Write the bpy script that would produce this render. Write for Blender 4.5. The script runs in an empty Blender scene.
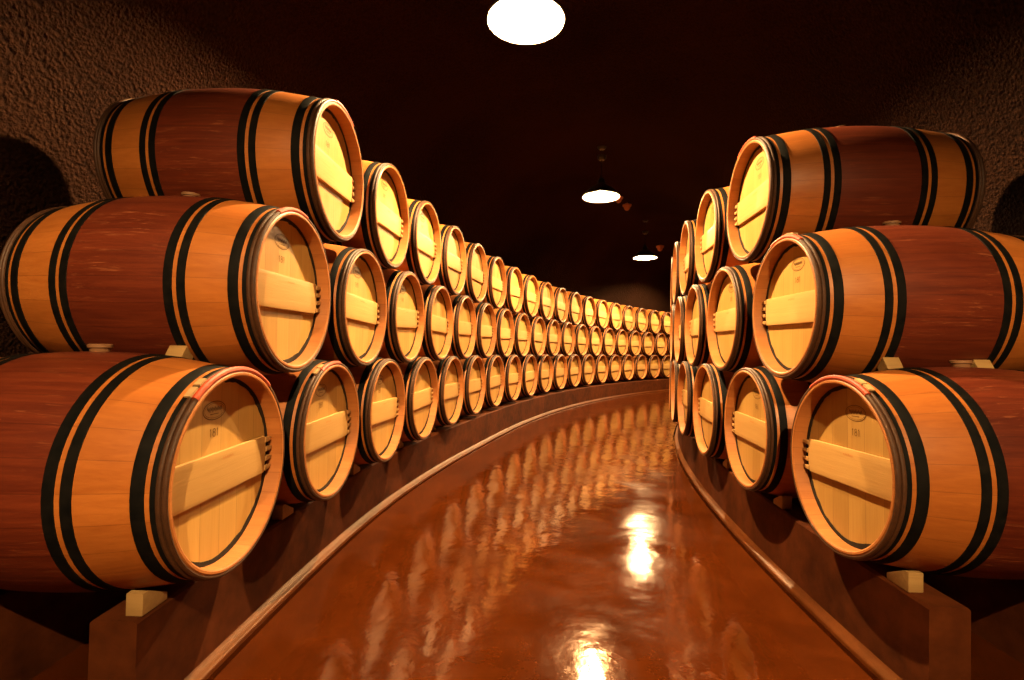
import bpy, bmesh, math, random
from mathutils import Vector, Matrix
random.seed(7)
PI = math.pi
scene = bpy.context.scene
COL = scene.collection

# ------------------------------------------------------------------ layout of the place (metres)
HC = 1.00                       # lens height above the floor
CX, CY = 16.7578, 1.03837       # centre the curved tunnel turns about
RL, RR = 17.56182, 15.67605     # radius of the barrel heads, left row and right row
ZB, VS = -0.36668 + HC, 0.56317 # bottom barrel axis height, rise per layer
THL, DL = 0.02545, 0.04124      # first bottom barrel and spacing (radians), left
THR, DR = 0.04266, 0.05033      # the same, right
RMID = 16.62
BL, RB, RH = 0.84, 0.3365, 0.285  # barrel length, bilge radius, head radius


def polar(R, th, z=0.0):
    return Vector((CX - R * math.cos(th), CY + R * math.sin(th), z))


# ------------------------------------------------------------------ object helpers
def link(o, parent=None):
    COL.objects.link(o)
    if parent is not None:
        o.parent = parent
    return o


def mesh_obj(name, bm, mats, parent=None, smooth=True, angle=35):
    me = bpy.data.meshes.new(name)
    bm.normal_update()
    bm.to_mesh(me)
    bm.free()
    for m in (mats if isinstance(mats, (list, tuple)) else [mats]):
        me.materials.append(m)
    if smooth:
        for p in me.polygons:
            p.use_smooth = True
        try:
            me.set_sharp_from_angle(angle=math.radians(angle))
        except Exception:
            pass
    return link(bpy.data.objects.new(name, me), parent)


def tag(o, label, cat, group=None, kind=None):
    if label:
        o['label'] = label
    if cat:
        o['category'] = cat
    if group:
        o['group'] = group
    if kind:
        o['kind'] = kind
    return o


def empty(name):
    o = bpy.data.objects.new(name, None)
    o.empty_display_size = 0.1
    return link(o)


def copy_tree(o, parent=None):
    c = o.copy()
    link(c)
    if parent is not None:
        c.parent = parent
        c.matrix_parent_inverse = o.matrix_parent_inverse.copy()
    for ch in list(KIDS.get(o.name, [])):
        k = copy_tree(ch, c)
        KIDS.setdefault(c.name, []).append(k)
    return c


KIDS = {}


def part(name, bm, mats, parent, **kw):
    o = mesh_obj(name, bm, mats, parent, **kw)
    KIDS.setdefault(parent.name, []).append(o)
    return o


# ------------------------------------------------------------------ bmesh helpers
def lathe_x(bm, prof, seg=64, closed=False, mat_of=None, a0=0.0, a1=2 * PI):
    """revolve (x, r) points about the X axis"""
    full = abs(a1 - a0 - 2 * PI) < 1e-6
    n = seg if full else seg + 1
    rings = []
    for k in range(n):
        a = a0 + (a1 - a0) * k / seg
        rings.append([bm.verts.new((x, r * math.sin(a), r * math.cos(a))) for x, r in prof])
    m = len(prof)
    for k in range(seg):
        A, B = rings[k], rings[(k + 1) % n]
        for i in range(m if closed else m - 1):
            j = (i + 1) % m
            f = bm.faces.new((A[i], A[j], B[j], B[i]))
            if mat_of:
                f.material_index = mat_of(0.5 * (prof[i][0] + prof[j][0]), i)
    if not full and closed:
        bm.faces.new(rings[0])
        bm.faces.new(list(reversed(rings[-1])))
    bmesh.ops.recalc_face_normals(bm, faces=bm.faces)


def lathe_z(bm, prof, seg=48, closed=False):
    """revolve (r, z) points about the Z axis; r = 0 makes a pole"""
    rings = []
    for r, z in prof:
        if r < 1e-6:
            rings.append([bm.verts.new((0, 0, z))])
        else:
            rings.append([bm.verts.new((r * math.cos(2 * PI * k / seg), r * math.sin(2 * PI * k / seg), z)) for k in range(seg)])
    m = len(rings)
    for i in range(m if closed else m - 1):
        A, B = rings[i], rings[(i + 1) % m]
        for k in range(seg):
            l = (k + 1) % seg
            if len(A) == 1 and len(B) == 1:
                continue
            if len(A) == 1:
                bm.faces.new((A[0], B[k], B[l]))
            elif len(B) == 1:
                bm.faces.new((A[k], B[0], A[l]))
            else:
                bm.faces.new((A[k], B[k], B[l], A[l]))
    bmesh.ops.recalc_face_normals(bm, faces=bm.faces)


def prism(bm, pts, axis, a, b, bevel=0.0):
    """extrude a 2-D outline between a and b along axis ('x','y','z')"""
    def mk(u, v, w):
        return {'x': (w, u, v), 'y': (u, w, v), 'z': (u, v, w)}[axis]
    lo = [bm.verts.new(mk(u, v, a)) for u, v in pts]
    hi = [bm.verts.new(mk(u, v, b)) for u, v in pts]
    n = len(pts)
    fs = [bm.faces.new(lo), bm.faces.new(list(reversed(hi)))]
    for i in range(n):
        j = (i + 1) % n
        fs.append(bm.faces.new((lo[i], hi[i], hi[j], lo[j])))
    bmesh.ops.recalc_face_normals(bm, faces=fs)
    if bevel > 0:
        es = list({e for f in fs for e in f.edges})
        bmesh.ops.bevel(bm, geom=es, offset=bevel, segments=2, affect='EDGES', profile=0.6)


def sweep(bm, prof_fn, t0, t1, n, closed=True):
    """sweep a cross-section (list of (R, z)) round the tunnel centre"""
    rings = []
    for k in range(n + 1):
        th = t0 + (t1 - t0) * k / n
        rings.append([bm.verts.new(polar(R, th, z)) for R, z in prof_fn(th)])
    m = len(rings[0])
    for k in range(n):
        A, B = rings[k], rings[k + 1]
        for i in range(m if closed else m - 1):
            j = (i + 1) % m
            bm.faces.new((A[i], A[j], B[j], B[i]))
    if closed:
        bm.faces.new(rings[0])
        bm.faces.new(list(reversed(rings[-1])))
    bmesh.ops.recalc_face_normals(bm, faces=bm.faces)


# ------------------------------------------------------------------ materials
class NT:
    def __init__(self, name):
        self.m = bpy.data.materials.new(name)
        self.m.use_nodes = True
        self.t = self.m.node_tree
        self.b = self.t.nodes['Principled BSDF']

    def n(self, typ, **kw):
        nd = self.t.nodes.new(typ)
        for k, v in kw.items():
            setattr(nd, k, v)
        return nd

    def l(self, a, b):
        self.t.links.new(a, b)

    def math(self, op, a, b=None, c=None):
        nd = self.n('ShaderNodeMath', operation=op)
        for i, v in enumerate((a, b, c)):
            if v is None:
                continue
            if isinstance(v, (int, float)):
                nd.inputs[i].default_value = v
            else:
                self.l(v, nd.inputs[i])
        return nd.outputs[0]

    def coords(self, scale):
        tc = self.n('ShaderNodeTexCoord')
        mp = self.n('ShaderNodeMapping')
        mp.inputs['Scale'].default_value = scale
        self.l(tc.outputs['Object'], mp.inputs['Vector'])
        return tc.outputs['Object'], mp.outputs['Vector']

    def noise(self, vec, scale, detail=4, rough=0.6, dist=0.0, w=None):
        nd = self.n('ShaderNodeTexNoise')
        if w is not None:
            nd.noise_dimensions = '4D'
            self.l(w, nd.inputs['W'])
        nd.inputs['Scale'].default_value = scale
        nd.inputs['Detail'].default_value = detail
        nd.inputs['Roughness'].default_value = rough
        nd.inputs['Distortion'].default_value = dist
        if vec is not None:
            self.l(vec, nd.inputs['Vector'])
        return nd.outputs['Fac']

    def ramp(self, fac, stops):
        nd = self.n('ShaderNodeValToRGB')
        cr = nd.color_ramp
        while len(cr.elements) < len(stops):
            cr.elements.new(0.5)
        for e, (p, c) in zip(cr.elements, stops):
            e.position = p
            e.color = (c[0], c[1], c[2], 1) if not isinstance(c, (int, float)) else (c, c, c, 1)
        self.l(fac, nd.inputs['Fac'])
        return nd.outputs['Color']

    def mix(self, fac, a, b, mode='MIX'):
        nd = self.n('ShaderNodeMix', data_type='RGBA', blend_type=mode)
        for s, v in ((nd.inputs[0], fac), (nd.inputs[6], a), (nd.inputs[7], b)):
            if isinstance(v, (int, float)):
                s.default_value = v
            elif isinstance(v, tuple):
                s.default_value = (*v, 1)
            else:
                self.l(v, s)
        return nd.outputs[2]

    def bump(self, h, strength, dist=0.01):
        nd = self.n('ShaderNodeBump')
        nd.inputs['Strength'].default_value = strength
        nd.inputs['Distance'].default_value = dist
        self.l(h, nd.inputs['Height'])
        self.l(nd.outputs['Normal'], self.b.inputs['Normal'])

    def set(self, color=None, rough=None, spec=None, metal=None):
        if color is not None:
            if isinstance(color, tuple):
                self.b.inputs['Base Color'].default_value = (*color, 1)
            else:
                self.l(color, self.b.inputs['Base Color'])
        if rough is not None:
            if isinstance(rough, (int, float)):
                self.b.inputs['Roughness'].default_value = rough
            else:
                self.l(rough, self.b.inputs['Roughness'])
        if spec is not None:
            self.b.inputs['Specular IOR Level'].default_value = spec
        if metal is not None:
            self.b.inputs['Metallic'].default_value = metal


def scale3(c, k):
    return tuple(x * k for x in c)


def wood(name, light, dark, axis='x', board=None, staves=0, rough=0.5, grain=1.0, spec=0.35, flecks=None):
    """wood with grain along axis; boards by width along y, or staves by angle about x"""
    w = NT(name)
    sc = {'x': (1.2, 22, 22), 'y': (22, 1.2, 22), 'z': (22, 22, 1.2)}[axis]
    raw, vec = w.coords(sc)
    oi = w.n('ShaderNodeObjectInfo')
    rnd = w.math('MULTIPLY', oi.outputs['Random'], 37.0)
    g = w.noise(vec, 3.0 * grain, 6, 0.65, 0.6, rnd)
    g2 = w.noise(vec, 0.35, 3, 0.5, 0.3, rnd)
    fac = w.math('ADD', w.math('MULTIPLY', g, 0.6), w.math('MULTIPLY', g2, 0.4))
    col = w.ramp(fac, [(0.32, dark), (0.5, tuple((a + b) / 2 for a, b in zip(light, dark))), (0.66, light)])
    seam = None
    if staves or board:
        sp = w.n('ShaderNodeSeparateXYZ')
        w.l(raw, sp.inputs[0])
        if staves:
            u = w.math('MULTIPLY', w.math('ARCTAN2', sp.outputs['Y'], sp.outputs['Z']), staves / (2 * PI))
        else:
            u = w.math('DIVIDE', sp.outputs['Y'], board)
        u = w.math('ADD', u, rnd)
        fl = w.math('FLOOR', u)
        fr = w.math('SUBTRACT', u, fl)
        wn = w.n('ShaderNodeTexWhiteNoise', noise_dimensions='1D')
        w.l(fl, wn.inputs['W'])
        tone = w.math('ADD', w.math('MULTIPLY', wn.outputs['Value'], 0.26), 0.84)
        tn = w.n('ShaderNodeCombineColor')
        for i in range(3):
            w.l(w.math('POWER', tone, (0.8, 1.0, 1.25)[i]), tn.inputs[i])
        col = w.mix(1.0, col, tn.outputs[0], 'MULTIPLY')
        d = w.math('ABSOLUTE', w.math('SUBTRACT', fr, 0.5))
        seam = w.math('GREATER_THAN', d, 0.485)
        col = w.mix(w.math('MULTIPLY', seam, 0.38), col, scale3(dark, 0.35))
    # overall per-barrel tone
    tone = w.math('ADD', w.math('MULTIPLY', oi.outputs['Random'], 0.22), 0.88)
    cc = w.n('ShaderNodeCombineColor')
    for i in range(3):
        w.l(tone, cc.inputs[i])
    col = w.mix(1.0, col, cc.outputs[0], 'MULTIPLY')
    if flecks:
        f1 = w.noise(vec, 5.0, 3, 0.7, 1.2, rnd)
        f2 = w.noise(raw, 4.0, 3, 0.6, 0.0, rnd)
        msk = w.math('MULTIPLY', w.ramp_f(f1, 0.575, 0.66), w.ramp_f(f2, 0.44, 0.60))
        col = w.mix(w.math('MULTIPLY', msk, 0.75), col, flecks)
    w.set(col, rough, spec)
    h = g if seam is None else w.math('SUBTRACT', g, w.math('MULTIPLY', seam, 0.6))
    w.bump(h, 0.22, 0.004)
    return w.m


def ramp_f(self, v, a, b):
    nd = self.n('ShaderNodeMapRange')
    nd.inputs['From Min'].default_value = a
    nd.inputs['From Max'].default_value = b
    self.l(v, nd.inputs['Value'])
    return nd.outputs['Result']


NT.ramp_f = ramp_f

M = {}
M['oak'] = wood('oak_staves', (0.45, 0.142, 0.026), (0.31, 0.084, 0.013), 'x', staves=26, rough=0.42, spec=0.4)
M['wine'] = wood('wine_stained_staves', (0.170, 0.029, 0.009), (0.062, 0.008, 0.004), 'x', staves=26, rough=0.40, spec=0.4,
                 flecks=(0.30, 0.09, 0.035))
M['rim'] = wood('oak_chime', (0.46, 0.165, 0.042), (0.33, 0.105, 0.025), 'x', staves=26, rough=0.5)
M['head'] = wood('oak_head_boards', (0.46, 0.255, 0.072), (0.38, 0.198, 0.048), 'z', board=0.088, rough=0.5, spec=0.3)
M['bar'] = wood('pale_oak_bar', (0.53, 0.305, 0.105), (0.45, 0.245, 0.076), 'y', rough=0.5, spec=0.3)
M['peg'] = wood('oak_peg', (0.44, 0.24, 0.08), (0.32, 0.16, 0.05), 'y', rough=0.6)
M['chestnut'] = wood('chestnut_hoop', (0.080, 0.030, 0.011), (0.030, 0.011, 0.005), 'y', rough=0.55, spec=0.3)
M['binding'] = wood('red_stained_binding', (0.42, 0.055, 0.014), (0.28, 0.028, 0.009), 'y', rough=0.5)
M['tie'] = wood('pale_willow_tie', (0.5, 0.33, 0.15), (0.32, 0.17, 0.07), 'x', rough=0.6)
M['wedge'] = wood('pine_wedge', (0.34, 0.20, 0.07), (0.23, 0.12, 0.04), 'x', rough=0.7)

w = NT('black_iron_hoop')
_, v = w.coords((6, 6, 6))
w.set(w.ramp(w.noise(v, 4, 4), [(0.35, (0.003, 0.003, 0.003)), (0.7, (0.008, 0.0065, 0.0055))]), 0.65, 0.04)
M['iron'] = w.m
w = NT('dark_croze')
w.set((0.018, 0.012, 0.008), 0.8, 0.2)
M['croze'] = w.m
w = NT('branded_ink')
w.set((0.16, 0.075, 0.02), 0.7, 0.2)
M['ink'] = w.m
w = NT('red_pencil')
w.set((0.50, 0.17, 0.05), 0.7, 0.2)
M['pencil'] = w.m
w = NT('bung_silicone')
w.set((0.20, 0.09, 0.04), 0.6, 0.3)
M['bung'] = w.m

# polished, damp concrete floor with sawn joints running straight across the tunnel
w = NT('polished_concrete_floor')
raw, v = w.coords((1, 1, 1))
sp = w.n('ShaderNodeSeparateXYZ')
w.l(raw, sp.inputs[0])
ang = w.math('ARCTAN2', sp.outputs['Y'], w.math('MULTIPLY', sp.outputs['X'], -1.0))
u = w.math('DIVIDE', w.math('SUBTRACT', ang, 0.172), 0.27)
fr = w.math('ABSOLUTE', w.math('SUBTRACT', w.math('FRACT', w.math('ADD', u, 10.5)), 0.5))
joint = w.math('LESS_THAN', fr, 0.0011)
n1 = w.noise(v, 1.3, 6, 0.6, 0.8)
n2 = w.noise(v, 7.0, 5, 0.6, 0.4)
mixn = w.math('ADD', w.math('MULTIPLY', n1, 0.6), w.math('MULTIPLY', n2, 0.4))
col = w.ramp(mixn, [(0.36, (0.034, 0.0065, 0.0008)), (0.5, (0.050, 0.0095, 0.0012)), (0.64, (0.068, 0.0135, 0.002))])
pit = w.n('ShaderNodeTexVoronoi')
pit.inputs['Scale'].default_value = 3.1
w.l(v, pit.inputs['Vector'])
pits = w.math('LESS_THAN', pit.outputs['Distance'], 0.03)
col = w.mix(w.math('MULTIPLY', pits, 0.8), col, (0.02, 0.008, 0.004))
col = w.mix(w.math('MULTIPLY', joint, 0.85), col, (0.02, 0.008, 0.004))
rg = w.ramp(w.noise(v, 2.4, 5, 0.6, 0.5), [(0.35, 0.06), (0.65, 0.14)])
w.set(col, rg, 0.46)
w.b.inputs['Specular Tint'].default_value = (1.0, 0.36, 0.07, 1)
h = w.math('ADD', w.noise(v, 5.0, 2, 0.5, 0.2), w.math('MULTIPLY', w.noise(v, 42.0, 2, 0.5), 0.11))
h = w.math('SUBTRACT', h, w.math('MULTIPLY', joint, 0.4))
w.bump(h, 0.16, 0.02)
M['floor'] = w.m

w = NT('stained_concrete')
raw, v = w.coords((1, 1, 1))
mixn = w.math('ADD', w.math('MULTIPLY', w.noise(v, 2.2, 5, 0.6, 0.7), 0.6), w.math('MULTIPLY', w.noise(v, 14.0, 5, 0.6), 0.4))
w.set(w.ramp(mixn, [(0.36, (0.030, 0.0075, 0.002)), (0.5, (0.060, 0.014, 0.0035)), (0.66, (0.095, 0.023, 0.006))]), 0.75, 0.06)
w.bump(mixn, 0.35, 0.012)
M['concrete'] = w.m

w = NT('kerb_concrete')
raw, v = w.coords((1, 1, 1))
mixn = w.math('ADD', w.math('MULTIPLY', w.noise(v, 2.6, 5, 0.6, 0.7), 0.6), w.math('MULTIPLY', w.noise(v, 18.0, 5, 0.6), 0.4))
w.set(w.ramp(mixn, [(0.36, (0.035, 0.008, 0.0015)), (0.5, (0.06, 0.014, 0.003)), (0.66, (0.09, 0.023, 0.005))]), 0.45, 0.2)
w.b.inputs['Specular Tint'].default_value = (1.0, 0.45, 0.12, 1)
w.bump(mixn, 0.35, 0.012)
M['kerb'] = w.m

w = NT('shotcrete')
raw, v = w.coords((1, 1, 1))
vo = w.n('ShaderNodeTexVoronoi')
vo.inputs['Scale'].default_value = 64
vo.feature = 'SMOOTH_F1'
w.l(v, vo.inputs['Vector'])
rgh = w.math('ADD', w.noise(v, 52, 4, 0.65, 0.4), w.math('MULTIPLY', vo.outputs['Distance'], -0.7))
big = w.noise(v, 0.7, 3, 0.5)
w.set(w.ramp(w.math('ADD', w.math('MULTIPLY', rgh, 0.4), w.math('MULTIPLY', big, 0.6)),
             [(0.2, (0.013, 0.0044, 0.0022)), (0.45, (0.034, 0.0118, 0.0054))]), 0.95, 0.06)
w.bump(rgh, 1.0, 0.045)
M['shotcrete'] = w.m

w = NT('shade_enamel_outside')
w.set((0.02, 0.022, 0.02), 0.35, 0.5)
M['shade_out'] = w.m
w = NT('shade_enamel_inside')
w.set((0.13, 0.12, 0.10), 0.55, 0.2)
M['shade_in'] = w.m
w = NT('black_cord')
w.set((0.012, 0.010, 0.010), 0.6, 0.3)
M['cord'] = w.m
w = NT('sensor_plastic')
w.set((0.55, 0.26, 0.16), 0.5, 0.4)
M['sensor'] = w.m
w = NT('lit_bulb')
w.b.inputs['Base Color'].default_value = (1, 0.85, 0.6, 1)
w.b.inputs['Emission Color'].default_value = (1.0, 0.67, 0.30, 1)
w.b.inputs['Emission Strength'].default_value = 32000
M['bulb'] = w.m

# ------------------------------------------------------------------ the setting
T0, T1 = -0.26, 1.02
A_HALF, A_H, A_E = 2.45, 3.60, 2.25


def arch(t):
    c, s = math.cos(t), math.sin(t)
    return (A_HALF * math.copysign(abs(c) ** (2 / A_E), c), A_H * abs(s) ** (2 / A_E))


def arch_pts(ta, tb, n):
    return [arch(ta + (tb - ta) * i / n) for i in range(n + 1)]


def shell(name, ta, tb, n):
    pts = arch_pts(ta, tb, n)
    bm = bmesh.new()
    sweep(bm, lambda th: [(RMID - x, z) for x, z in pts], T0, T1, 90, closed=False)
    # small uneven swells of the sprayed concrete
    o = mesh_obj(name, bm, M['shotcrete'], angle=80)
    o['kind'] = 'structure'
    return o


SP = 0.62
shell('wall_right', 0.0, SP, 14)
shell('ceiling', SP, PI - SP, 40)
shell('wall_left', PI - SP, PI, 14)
for nm, th in (('wall_back', T1), ('wall_front', T0)):
    bm = bmesh.new()
    pts = arch_pts(0, PI, 50)
    bm.faces.new([bm.verts.new(polar(RMID - x, th, z)) for x, z in pts])
    o = mesh_obj(nm, bm, M['shotcrete'], smooth=False)
    o['kind'] = 'structure'



def rail_front_left(th):
    """front of the left rail: it widens under the heads further along the bend"""
    y = CY + RL * math.sin(th)
    t = max(0.0, min(1.0, (y - 2.6) / 3.2))
    t = t * t * (3 - 2 * t)
    return RL + .125 - .120 * t


def rail_front_right(th):
    return RR - .100


GW = .020       # narrow drainage groove along each kerb


def floor_section(th):
    a = rail_front_right(th) + .034
    b = rail_front_left(th) - .034
    return [(RMID - 2.6, 0), (a, 0), (a, -.04), (a + GW, -.04), (a + GW, 0), (b - GW, 0), (b - GW, -.04), (b, -.04), (b, 0),
            (RMID + 2.6, 0), (RMID + 2.6, -0.1), (RMID - 2.6, -0.1)]


bm = bmesh.new()
sweep(bm, floor_section, T0 - .01, T1 + .01, 160)
for vv in bm.verts:
    vv.co -= Vector((CX, CY, 0))
fl = mesh_obj('floor', bm, M['floor'], smooth=False)
fl.location = (CX, CY, 0)
fl['kind'] = 'structure'


def kerb(fn, s):
    def sec(th):
        R = fn(th)
        pts = [(.0335, -.04), (.0335, .008), (.031, .014), (.024, .017), (.010, .024), (.001, .034), (.001, -.04)]
        return [(R + s * p, z) for p, z in pts]
    return sec


for nm, fn, sg in (('trim_1', rail_front_left, -1), ('trim_2', rail_front_right, 1)):
    bm = bmesh.new()
    sweep(bm, kerb(fn, sg), T0 + .02, T1 - .02, 160)
    o = mesh_obj(nm, bm, M['kerb'], angle=50)
    o['kind'] = 'structure'

RAIL_TOP = ZB - 0.3345


def rail(name, f0, f1, t0, t1, label):
    c = .008
    h = RAIL_TOP

    def sec(th):
        r0, r1 = f0(th), f1(th)
        return [(r0, 0.0), (r0, h - c), (r0 + math.copysign(c, r1 - r0), h), (r1 - math.copysign(c, r1 - r0), h), (r1, h - c), (r1, 0.0)]
    bm = bmesh.new()
    sweep(bm, sec, t0, t1, 120)
    o = mesh_obj(name, bm, M['concrete'], angle=30)
    tag(o, label, 'barrel rail', 'concrete barrel rails')
    return o


NL = {'bottom': 19, 'middle': 19, 'top': 18}
NR = {'bottom': 6, 'middle': 6, 'top': 5}
tL0, tL1 = 0.0135, THL + DL * (NL['bottom'] + .2)
tR0, tR1 = 0.0250, THR + DR * (NR['bottom'] + .2)
rail('concrete_rail', rail_front_left, lambda th: RL + .245, tL0, tL1, 'low brown concrete rail under the heads of the left bottom barrels')
rail('concrete_rail', lambda th: RL + .600, lambda th: RL + .710, tL0, tL1, 'rear concrete rail under the back ends of the left bottom barrels')
rail('concrete_rail', rail_front_right, lambda th: RR - .215, tR0, tR1, 'low brown concrete rail under the heads of the right bottom barrels')
rail('concrete_rail', lambda th: RR - .600, lambda th: RR - .710, tR0, tR1, 'rear concrete rail under the back ends of the right bottom barrels')


# ------------------------------------------------------------------ the barrel
def rad(x):
    u = (x - BL / 2) / (BL / 2)
    return RB - (RB - RH) * abs(u) ** 2.0


REC = 0.051          # recess of the head below the rim
RIN = RH - 0.017     # inside radius of the chime


def X(x):            # distance from the front rim -> local x
    return x - BL / 2


def staves_bm():
    bm = bmesh.new()
    E1, E2 = 0.253, BL - 0.253
    xs = sorted(set([0.004 + (BL - 0.008) * i / 26 for i in range(27)] + [E1, E2]))
    prof = [(X(REC), RIN - .001), (X(0.003), RIN + .003), (X(0.0), RIN + .007), (X(0.0), RH - .004)]
    prof += [(X(x), rad(x)) for x in xs]
    prof += [(X(BL), RH - .004), (X(BL), RIN + .007), (X(BL - .003), RIN + .003), (X(BL - REC), RIN - .001)]

    def mo(x, i):
        if i < 4 or i >= len(prof) - 5:
            return 2
        return 1 if X(E1) < x < X(E2) else 0
    lathe_x(bm, prof, 72, mat_of=mo)
    return bm


def disc_bm(x, r, t):
    bm = bmesh.new()
    s = -1 if t > 0 else 1
    lathe_x(bm, [(x, 0.0005), (x, r), (x + t, r), (x + t, 0.0005)], 64, closed=True)
    return bm


def hoop_bm(x0, x1, t=0.0025):
    bm = bmesh.new()
    e = 0.0012
    lathe_x(bm, [(X(x0), rad(x0) - .002), (X(x0), rad(x0) + t - e), (X(x0 + e), rad(x0) + t), (X(x1 - e), rad(x1) + t),
                 (X(x1), rad(x1) + t - e), (X(x1), rad(x1) - .002)], 72, closed=True)
    return bm


def round_hoop_bm(x0, r, lift=0.35, a0=0.0, a1=2 * PI, seg=72, flat=1.0, jit=0.0):
    bm = bmesh.new()
    R = rad(x0)
    pts = [(X(x0) + r * flat * math.cos(a), R + r * lift + r * math.sin(a)) for a in [2 * PI * i / 10 for i in range(10)]]
    lathe_x(bm, pts, seg, closed=True, a0=a0, a1=a1)
    return bm


def croze_bm(side):
    """ragged dark line where head and staves meet"""
    rnd = random.Random(3)
    bm = bmesh.new()
    x = X(REC - .0025) if side < 0 else X(BL - REC + .0025)
    n = 96
    A, B, Cc = [], [], []
    rr = .012
    for k in range(n):
        a = 2 * PI * k / n
        rr = 0.6 * rr + 0.4 * rnd.uniform(.008, .022)
        A.append(bm.verts.new((x + side * 0, RIN * math.sin(a), RIN * math.cos(a))))
        ri = RIN - rr
        B.append(bm.verts.new((x, ri * math.sin(a), ri * math.cos(a))))
        Cc.append(bm.verts.new((x - side * .003, ri * math.sin(a), ri * math.cos(a))))
    for k in range(n):
        l = (k + 1) % n
        bm.faces.new((A[k], A[l], B[l], B[k]))
        bm.faces.new((B[k], B[l], Cc[l], Cc[k]))
    bmesh.ops.recalc_face_normals(bm, faces=bm.faces)
    return bm


BAR0, BAR1, BART = -0.068, 0.054, 0.013


def bar_bm():
    bm = bmesh.new()
    pts = []
    R = RIN - 0.036
    n = 8
    for i in range(n + 1):
        z = BAR0 + (BAR1 - BAR0) * i / n
        pts.append((math.sqrt(R * R - z * z), z))
    for i in range(n, -1, -1):
        z = BAR0 + (BAR1 - BAR0) * i / n
        pts.append((-math.sqrt(R * R - z * z), z))
    prism(bm, pts, 'x', X(REC - .001 - BART), X(REC - .001), 0.0022)
    return bm


def peg_bm(s, i):
    bm = bmesh.new()
    z = BAR0 + .014 + (BAR1 - BAR0 - .028) * i / 3
    R0, R1 = RIN - .0385, RIN - .0005
    y0, y1 = math.sqrt(R0 ** 2 - z * z), math.sqrt(R1 ** 2 - z * z) - .001
    h = .0085
    pts = [(s * y0, z - h), (s * y1, z - h * .7), (s * y1, z + h * .7), (s * y0, z + h)]
    prism(bm, pts, 'x', X(REC - .017), X(REC - .003), 0.0012)
    return bm


def stroke(bm, pts, wd, x, t=.0006):
    """thin raised ink line through (y, z) points lying on the plane at x"""
    for (a, b), (c, d) in zip(pts, pts[1:]):
        L = math.hypot(c - a, d - b) or 1e-6
        nx, ny = -(d - b) / L * wd / 2, (c - a) / L * wd / 2
        ex, ey = (c - a) / L * wd * .3, (d - b) / L * wd * .3
        vs = [bm.verts.new((x, p, q)) for p, q in ((a - ex + nx, b - ey + ny), (a - ex - nx, b - ey - ny), (c + ex - nx, d + ey - ny), (c + ex + nx, d + ey + ny))]
        bm.faces.new(vs)


def digits(bm, P, x):
    z0 = -.062
    for u0 in (-.016, .016):
        stroke(bm, [P(u0 - .003, z0 + .006), P(u0, z0 + .010), P(u0, z0 - .012)], .0026, x)
    for c in (.0048, -.0062):
        r = .0052 if c > 0 else .0062
        stroke(bm, [P(r * math.cos(2 * PI * k / 12), z0 + c + r * math.sin(2 * PI * k / 12)) for k in range(13)], .0022, x)
    for fc in bm.faces:
        fc.normal_update()
        if fc.normal.x > 0:
            fc.normal_flip()
    return bm


def stamp_bm(flip, number):
    """oval brand with a scripted line, and digits below; flip mirrors the layout for the heads seen from the other side"""
    bm = bmesh.new()
    x = X(REC) - .0008
    f = -1     # reading direction when looking at the head from the aisle (+x away): left is +y
    cy, cz = 0.035 * flip, 0.175

    def P(u, v_):
        return (cy * 1 + f * u, cz + v_)
    N = 28
    if number:
        return digits(bm, P, x)
    for (a, b, wd) in ((.052, .026, .0028), (.046, .021, .0012)):
        stroke(bm, [P(a * math.cos(2 * PI * k / N), b * math.sin(2 * PI * k / N)) for k in range(N + 1)], wd, x)
    # script line
    stroke(bm, [P(-.034 + .068 * k / 40, .004 + .006 * math.sin(k * 1.55) + .002 * math.sin(k * .7)) for k in range(41)], .0026, x)
    stroke(bm, [P(-.020, -.010), P(.018, -.010)], .0022, x)
    bmesh.ops.recalc_face_normals(bm, faces=bm.faces)
    for fc in bm.faces:
        if fc.normal.x > 0:
            fc.normal_flip()
    return bm


def note_bm():
    """small red pencilled note on the cross bar"""
    bm = bmesh.new()
    x = X(REC - .001 - BART) - .0006
    rnd = random.Random(5)
    y = .012
    for k in range(6):
        h = rnd.uniform(.004, .008)
        stroke(bm, [(y, .030), (y - .003, .030 + h), (y - .006, .030)], .0012, x)
        y -= .009
    for fc in bm.faces:
        if fc.normal.x > 0:
            fc.normal_flip()
    return bm


def bung_bm():
    bm = bmesh.new()
    lathe_z(bm, [(0, RB - .004), (.024, RB - .004), (.027, RB + .010), (.031, RB + .012), (.031, RB + .020), (.027, RB + .0225), (0, RB + .0225)], 28)
    return bm


HOOPS = [(.0275, .040), (.051, .081), (.202, .2275), (.240, .267)]


def make_barrel(near):
    root = empty('wine_barrel')
    off = Vector((0, 0, RB))

    def P(name, bm, m, parent=root, **kw):
        o = part(name, bm, m, parent, **kw)
        if parent is root:
            o.location = off
        return o
    P('staves', staves_bm(), [M['oak'], M['wine'], M['rim']])
    hd = P('head', disc_bm(X(REC), RIN + .004, .02), M['head'])
    P('rear_head', disc_bm(X(BL - REC), RIN + .004, -.02), M['head'])
    P('croze', croze_bm(-1), M['croze'])['label'] = 'dark ragged joint round the head'
    bar = P('cross_bar', bar_bm(), M['bar'], angle=40)
    bar['label'] = 'wide pale plank across the head'
    if near:
        for s in (-1, 1):
            for i in range(4):
                P('peg', peg_bm(s, i), M['peg'], bar)
        P('pencil_note', note_bm(), M['pencil'], bar, smooth=False)['label'] = 'small red pencilled note'
    for a, b in HOOPS:
        P('hoop', hoop_bm(a, b), M['iron'])
        P('hoop', hoop_bm(BL - b, BL - a), M['iron'])
    for xx, rr in ((.0075, .0070), (.0205, .0068)):
        P('rim_hoop', round_hoop_bm(xx, rr), M['chestnut'])
        P('rim_hoop', round_hoop_bm(BL - xx, rr), M['chestnut'])
    P('bung', bung_bm(), M['bung'])
    return root


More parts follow.
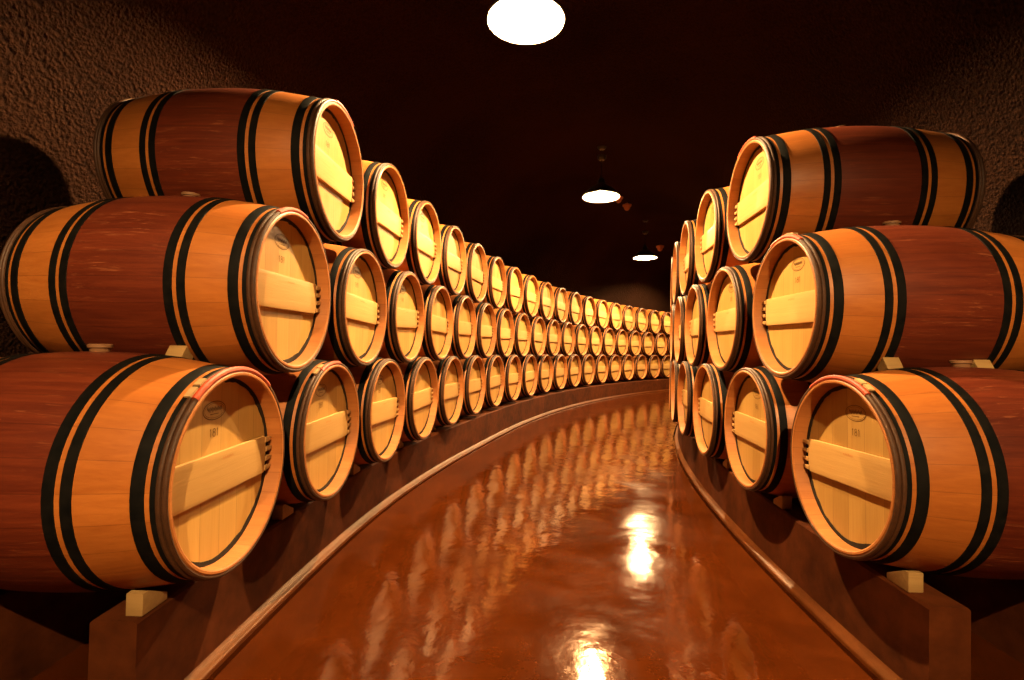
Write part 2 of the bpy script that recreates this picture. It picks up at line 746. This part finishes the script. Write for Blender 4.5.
def add_stamp(root, meshes):
    hd = [k for k in KIDS[root.name] if k.name.startswith('head')][0]
    for nm, me, lab in (('brand_stamp', meshes[0], 'oval burnt brand'), ('brand_number', meshes[1], 'burnt number 181')):
        o = link(bpy.data.objects.new(nm, me), hd)
        o['label'] = lab
        KIDS.setdefault(hd.name, []).append(o)


def add_binding(root, a0, a1, tie):
    o = part('rim_binding', round_hoop_bm(.0085, .0095, .45, a0, a1, 26), M['binding'], root)
    o.location = (0, 0, RB)
    o['label'] = 'red-stained binding over the top of the rim'
    if tie:
        bm = bmesh.new()
        round_pts = [(X(.022) + px, rad(.022) + .0125 + pz) for px, pz in ((-.009, -.003), (.009, -.003), (.009, .003), (-.009, .003))]
        lathe_x(bm, round_pts, 5, closed=True, a0=tie[0], a1=tie[0] + .10)
        lathe_x(bm, round_pts, 5, closed=True, a0=tie[0] + .13, a1=tie[0] + .25)
        t = part('willow_tie', bm, M['tie'], root)
        t.location = (0, 0, RB)
        t['label'] = 'pale willow tie'


def place(o, side, th, z, yaw=0.0, dy=0.0, stretch=1.0):
    R = RL + BL / 2 if side == 'left' else RR - BL / 2
    p = polar(R, th, z - RB)
    rz = math.atan2(math.sin(th), -math.cos(th))      # outward from the tunnel centre
    if side == 'right':
        rz += PI
    p.y += dy
    rz += yaw
    roll = random.uniform(-.035, .035)
    q = Matrix.Translation((p.x, p.y, z)) @ Matrix.Rotation(rz, 4, 'Z') @ Matrix.Rotation(roll, 4, 'X') @ Matrix.Translation((BL / 2 * (stretch - 1), 0, -RB)) @ Matrix.Diagonal((stretch, 1, 1, 1))
    o.matrix_world = q


ORD = ['', 'first', 'second', 'third', 'fourth', 'fifth', 'sixth', 'seventh', 'eighth', 'ninth', 'tenth', 'eleventh', 'twelfth', 'thirteenth',
       'fourteenth', 'fifteenth', 'sixteenth', 'seventeenth', 'eighteenth', 'nineteenth', 'twentieth']

near_proto = make_barrel(True)
far_proto = make_barrel(False)
STAMPS = {}
for sd, fl_ in (('left', 1), ('right', -1)):
    STAMPS[sd] = []
    for num in (False, True):
        me = bpy.data.meshes.new('brand_stamp')
        b_ = stamp_bm(fl_, num)
        b_.to_mesh(me)
        b_.free()
        me.materials.append(M['ink'])
        STAMPS[sd].append(me)

used = {'near': False, 'far': False}
FIRST = {
    ('left', 'bottom'): 'oak barrel with red-bound rim and pale tie, nearest on the left concrete rail',
    ('left', 'middle'): 'oak barrel with wine-red belly, nearest in the middle row on the left',
    ('left', 'top'): 'oak barrel with wine-red belly, nearest on top of the left stack',
    ('right', 'bottom'): 'oak barrel with red-bound rim, nearest on the right concrete rail',
    ('right', 'middle'): 'oak barrel with wine-red belly, nearest in the middle row on the right',
    ('right', 'top'): 'oak barrel with wine-red belly, nearest on top of the right stack',
}
BARRELS = {}
TWIST = {('left', 'top', 1): (math.radians(1.5), -.008, .004)}
LONGER = {('left', 'top', 1), ('right', 'middle', 1), ('right', 'top', 1)}     # slightly longer casks
OFF = {'bottom': (0, 0), 'middle': (.5, 1), 'top': (1, 2)}
for side, N, t0, dt, nn in (('left', NL, THL, DL, 8), ('right', NR, THR, DR, 6)):
    for row in ('bottom', 'middle', 'top'):
        for k in range(1, N[row] + 1):
            kind = 'near' if k <= nn else 'far'
            proto = near_proto if kind == 'near' else far_proto
            if not used[kind]:
                used[kind] = True
                BARRELS[side, row, k] = proto if False else copy_tree(proto)
            else:
                BARRELS[side, row, k] = copy_tree(proto)
            o = BARRELS[side, row, k]
            ho, vo_ = OFF[row]
            tw = TWIST.get((side, row, k), (0, 0, 0))
            place(o, side, t0 + dt * (k - 1 + ho), ZB + VS * vo_ + tw[2], tw[0], tw[1], 1.045 if (side, row, k) in LONGER else 1.0)
            lab = FIRST[side, row] if k == 1 else 'oak wine barrel, %s from the camera in the %s row of the %s stack' % (ORD[k], row, side)
            tag(o, lab, 'barrel', 'wine barrels in the %s stack' % side)


def drop(o):
    for k in KIDS.get(o.name, []):
        drop(k)
    bpy.data.objects.remove(o)


for pr in (near_proto, far_proto):
    drop(pr)

for side in ('left', 'right'):
    for row in ('bottom', 'middle', 'top'):
        for k in (1, 2, 3):
            add_stamp(BARRELS[side, row, k], STAMPS[side])
D = math.radians
# angle is measured from the top of the rim towards +y local
add_binding(BARRELS['left', 'bottom', 1], D(-38), D(40), (D(26),))
add_binding(BARRELS['left', 'middle', 1], D(-12), D(30), None)
add_binding(BARRELS['left', 'top', 1], D(-26), D(14), None)
add_binding(BARRELS['left', 'bottom', 2], D(-10), D(25), (D(18),))
add_binding(BARRELS['right', 'bottom', 1], D(-34), D(30), (D(-32),))
add_binding(BARRELS['right', 'middle', 1], D(-30), D(20), (D(-14),))
add_binding(BARRELS['right', 'top', 1], D(-22), D(25), None)


# ------------------------------------------------------------------ wedges
def wedge_mesh():
    bm = bmesh.new()
    # y: towards the barrel (+), z up, x along the barrel axis
    prism(bm, [(-.012, 0), (.080, 0), (.080, .020), (.006, .058), (-.012, .058)], 'x', -.022, .022, .002)
    return bm


wproto = mesh_obj('wedge', wedge_mesh(), M['wedge'], angle=30)


def put_wedge(side, k, s, first=False):
    """s = -1: camera side of the k-th bottom barrel, +1: far side"""
    o = wproto if first else link(wproto.copy())
    t0, dt = (THL, DL) if side == 'left' else (THR, DR)
    R = RL + .150 if side == 'left' else RR - .128
    th = t0 + dt * (k - 1) + s * (.178 / R)
    p = polar(R, th, RAIL_TOP)
    rz = math.atan2(math.sin(th), -math.cos(th))
    # local +y must point towards the barrel
    ty = Vector((math.sin(th), math.cos(th), 0)) * (-s)
    xx = ty.cross(Vector((0, 0, 1)))
    m = Matrix((xx, ty, (0, 0, 1))).transposed().to_4x4()
    o.matrix_world = Matrix.Translation(p) @ m
    tag(o, 'square wooden wedge on the %s rail, %s side of the %s bottom barrel' % (side, 'near' if s < 0 else 'far', ORD[k]),
        'wedge', 'wedges on the concrete rails')
    return o


fst = True
for side, n in (('left', 5), ('right', 3)):
    for k in range(1, n + 1):
        for s in (-1, 1):
            put_wedge(side, k, s, fst)
            fst = False


def chock_between(side, x, label, lo=('bottom', 1), hi=('middle', 1), sgn=-1):
    """thin wedge driven into the open gap between a barrel and the one resting on it"""
    t0, dt = (THL, DL) if side == 'left' else (THR, DR)
    R = (RL + x) if side == 'left' else (RR - x)
    ho0, v0 = OFF[lo[0]]
    ho1, v1 = OFF[hi[0]]
    r = rad(x) + .0035
    c0 = Vector((R * (t0 + dt * (lo[1] - 1 + ho0)), ZB + VS * v0))
    c1 = Vector((R * (t0 + dt * (hi[1] - 1 + ho1)), ZB + VS * v1))
    d = (c1 - c0)
    L = d.length
    n = d.normalized()
    side2 = Vector((-n.y, n.x)) if sgn < 0 else Vector((n.y, -n.x))     # out of the gap towards the camera
    gap = L / 2
    bm = bmesh.new()
    # cross-section in the (side2, n) plane: between the two circles
    def on(c, u, sg):
        return sg * (gap - math.sqrt(max(r * r - u * u, 0)))
    u0, u1 = .060, .108
    us = [u0 + (u1 - u0) * i / 5 for i in range(6)]
    low = [(u, -(gap - math.sqrt(r * r - u * u)) + .0003) for u in us]
    top = [(u, (gap - math.sqrt(r * r - u * u)) - .0003) for u in reversed(us)]
    pts = low + top
    prism(bm, pts, 'x', -.028, .028, .0015)
    o = mesh_obj('wedge', bm, M['wedge'], angle=30)
    mid = (c0 + c1) / 2
    th = mid.x / R
    p = polar(R, th, mid.y)
    tang = Vector((math.sin(th), math.cos(th), 0))
    ax_u = tang * side2.x + Vector((0, 0, 1)) * side2.y
    ax_n = tang * n.x + Vector((0, 0, 1)) * n.y
    ax_x = ax_u.cross(ax_n)
    o.matrix_world = Matrix.Translation(p) @ Matrix((ax_x, ax_u, ax_n)).transposed().to_4x4()
    tag(o, label, 'wedge', 'wedges between stacked barrels')
    return o


chock_between('left', .262, 'pale wooden wedge on the nearest left bottom barrel, under the barrel above it')
chock_between('right', .265, 'pale wooden wedge near the head of the nearest right bottom barrel, under the barrel above')
chock_between('right', .575, 'darker wooden wedge behind the bung of the nearest right bottom barrel')


# ------------------------------------------------------------------ pendant lamps
def ceil_z(R):
    x = abs(R - RMID)
    return A_H * (1 - (x / A_HALF) ** A_E) ** (1 / A_E)


def make_lamp():
    root = empty('pendant_lamp')
    k = 1.175
    bm = bmesh.new()
    outer = [(.200, 0.0), (.197, .014), (.165, .055), (.110, .100), (.060, .128), (.042, .145)]
    inner = [(.039, .142), (.057, .124), (.108, .096), (.163, .051), (.194, .010), (.197, -.001)]
    lathe_z(bm, [(r * k, z * k) for r, z in outer + inner], 56, closed=True)
    o = part('lamp_shade', bm, [M['shade_out'], M['shade_in']], root)
    for p in o.data.polygons:
        c = p.center
        if p.normal.z < -0.2 or (p.normal.x * c.x + p.normal.y * c.y) < -0.001:
            p.material_index = 1
    bm = bmesh.new()
    lathe_z(bm, [(r * k, z * k) for r, z in [(0, .091), (.016, .091), (.020, .112), (.041, .130), (.041, .170), (.030, .195), (.014, .210), (.006, .225), (0, .225)]], 28)
    part('socket', bm, M['shade_out'], root)
    bm = bmesh.new()
    lathe_z(bm, [(0, .110), (.013, .110), (.021, .099), (.025, .084), (.022, .069), (.012, .061), (0, .059)], 14)
    part('bulb', bm, M['bulb'], root)['label'] = 'glowing bulb'
    return root


LAMPS = [(0.20, -1.70, 'pendant lamp just behind the camera over the aisle'),
         (0.047, 3.00, 'large bright pendant lamp nearest the camera over the aisle'),
         (1.098, 6.37, 'small pendant lamp hanging by a black cord, second along the aisle'),
         (2.59, 9.90, 'farthest visible pendant lamp, low over the right barrel stack'),
         (4.73, 12.48, 'pendant lamp round the bend behind the right barrel stack')]
ZL = {0: 2.09, 1: 1.980, 2: 1.957, 3: 1.852, 4: 2.24}
LS = 1.175
lp = make_lamp()
for i, (x, y, lab) in enumerate(LAMPS):
    o = lp if i == 0 else copy_tree(lp)
    z = HC + ZL.get(i, 1.93)
    o.location = (x, y, z)
    tag(o, lab, 'lamp', 'pendant lamps over the aisle')
    R = math.hypot(x - CX, y - CY)
    zc = ceil_z(R) - z
    bm = bmesh.new()
    lathe_z(bm, [(0, .255), (.0055, .255), (.0055, zc - .02), (0, zc - .02)], 8)
    part('cord', bm, M['cord'], o)
    bm = bmesh.new()
    lathe_z(bm, [(0, zc - .035), (.035, zc - .035), (.055, zc - .012), (.058, zc + .02), (0, zc + .02)], 24)
    part('ceiling_cap', bm, M['shade_out'], o)

# ------------------------------------------------------------------ camera frame, used to find where the small ceiling fittings hang
F, PITCH, ROLL = 503.48632, 0.01826, 0.01945
cam_d = bpy.data.cameras.new('camera')
cam = link(bpy.data.objects.new('camera', cam_d))
cam_d.sensor_width = 36
cam_d.lens = F / 1024 * 36
cam_d.clip_start = .02
cam.matrix_world = Matrix.Translation((0, 0, HC)) @ Matrix.Rotation(PI / 2 + PITCH, 4, 'X') @ Matrix.Rotation(ROLL, 4, 'Z')
scene.camera = cam


def fitting(pos, s, label):
    """small ceiling alarm: round base with a dome under it"""
    root = empty('ceiling_sensor')
    root.location = pos
    R = math.hypot(pos[0] - CX, pos[1] - CY)
    bm = bmesh.new()
    top = ceil_z(R) - pos[2]
    lathe_z(bm, [(0, .02 * s), (.055 * s, .02 * s), (.06 * s, .03 * s), (.06 * s, .045 * s), (.02 * s, .06 * s), (.012, .07 * s), (.012, top + .01), (0, top + .01)], 24)
    part('mount', bm, M['sensor'], root)
    bm = bmesh.new()
    lathe_z(bm, [(0, -.035 * s), (.018 * s, -.032 * s), (.034 * s, -.016 * s), (.042 * s, .006 * s), (.043 * s, .02 * s), (0, .02 * s)], 24)
    part('dome', bm, M['sensor'], root)
    tag(root, label, 'ceiling sensor', 'small ceiling sensors')


def on_vault(dx, dz, drop):
    """where a sight line from the lens meets the vault"""
    y = 2.0
    while y < 30:
        R = math.hypot(dx * y - CX, y - CY)
        if abs(R - RMID) > A_HALF - .02 or HC + dz * y > ceil_z(R) - drop:
            return (dx * y, y, HC + dz * y)
        y += .01
    return (dx * y, y, HC + dz * y)


fitting(on_vault(.2244, .2862, .09), 1.3, 'small reddish ceiling sensor just beyond the second pendant lamp, lower of two')
fitting(on_vault(.2075, .3010, .09), 1.2, 'small reddish ceiling sensor half hidden behind the second pendant lamp')
fitting(on_vault(.2914, .2054, .09), 1.6, 'small reddish ceiling sensor beside the farthest pendant lamp')

# ------------------------------------------------------------------ world and colour management
wd = bpy.data.worlds.new('world')
scene.world = wd
wd.use_nodes = True
wd.node_tree.nodes['Background'].inputs['Color'].default_value = (0, 0, 0, 1)
wd.node_tree.nodes['Background'].inputs['Strength'].default_value = 0
vs = scene.view_settings
vs.view_transform = 'Standard'
vs.look = 'None'
vs.gamma = 1
vs.use_curve_mapping = False
vs.exposure = 0.55
scene.cycles.use_denoising = True
scene.cycles.max_bounces = 6
scene.cycles.diffuse_bounces = 2
scene.cycles.glossy_bounces = 3
scene.cycles.sample_clamp_indirect = 6
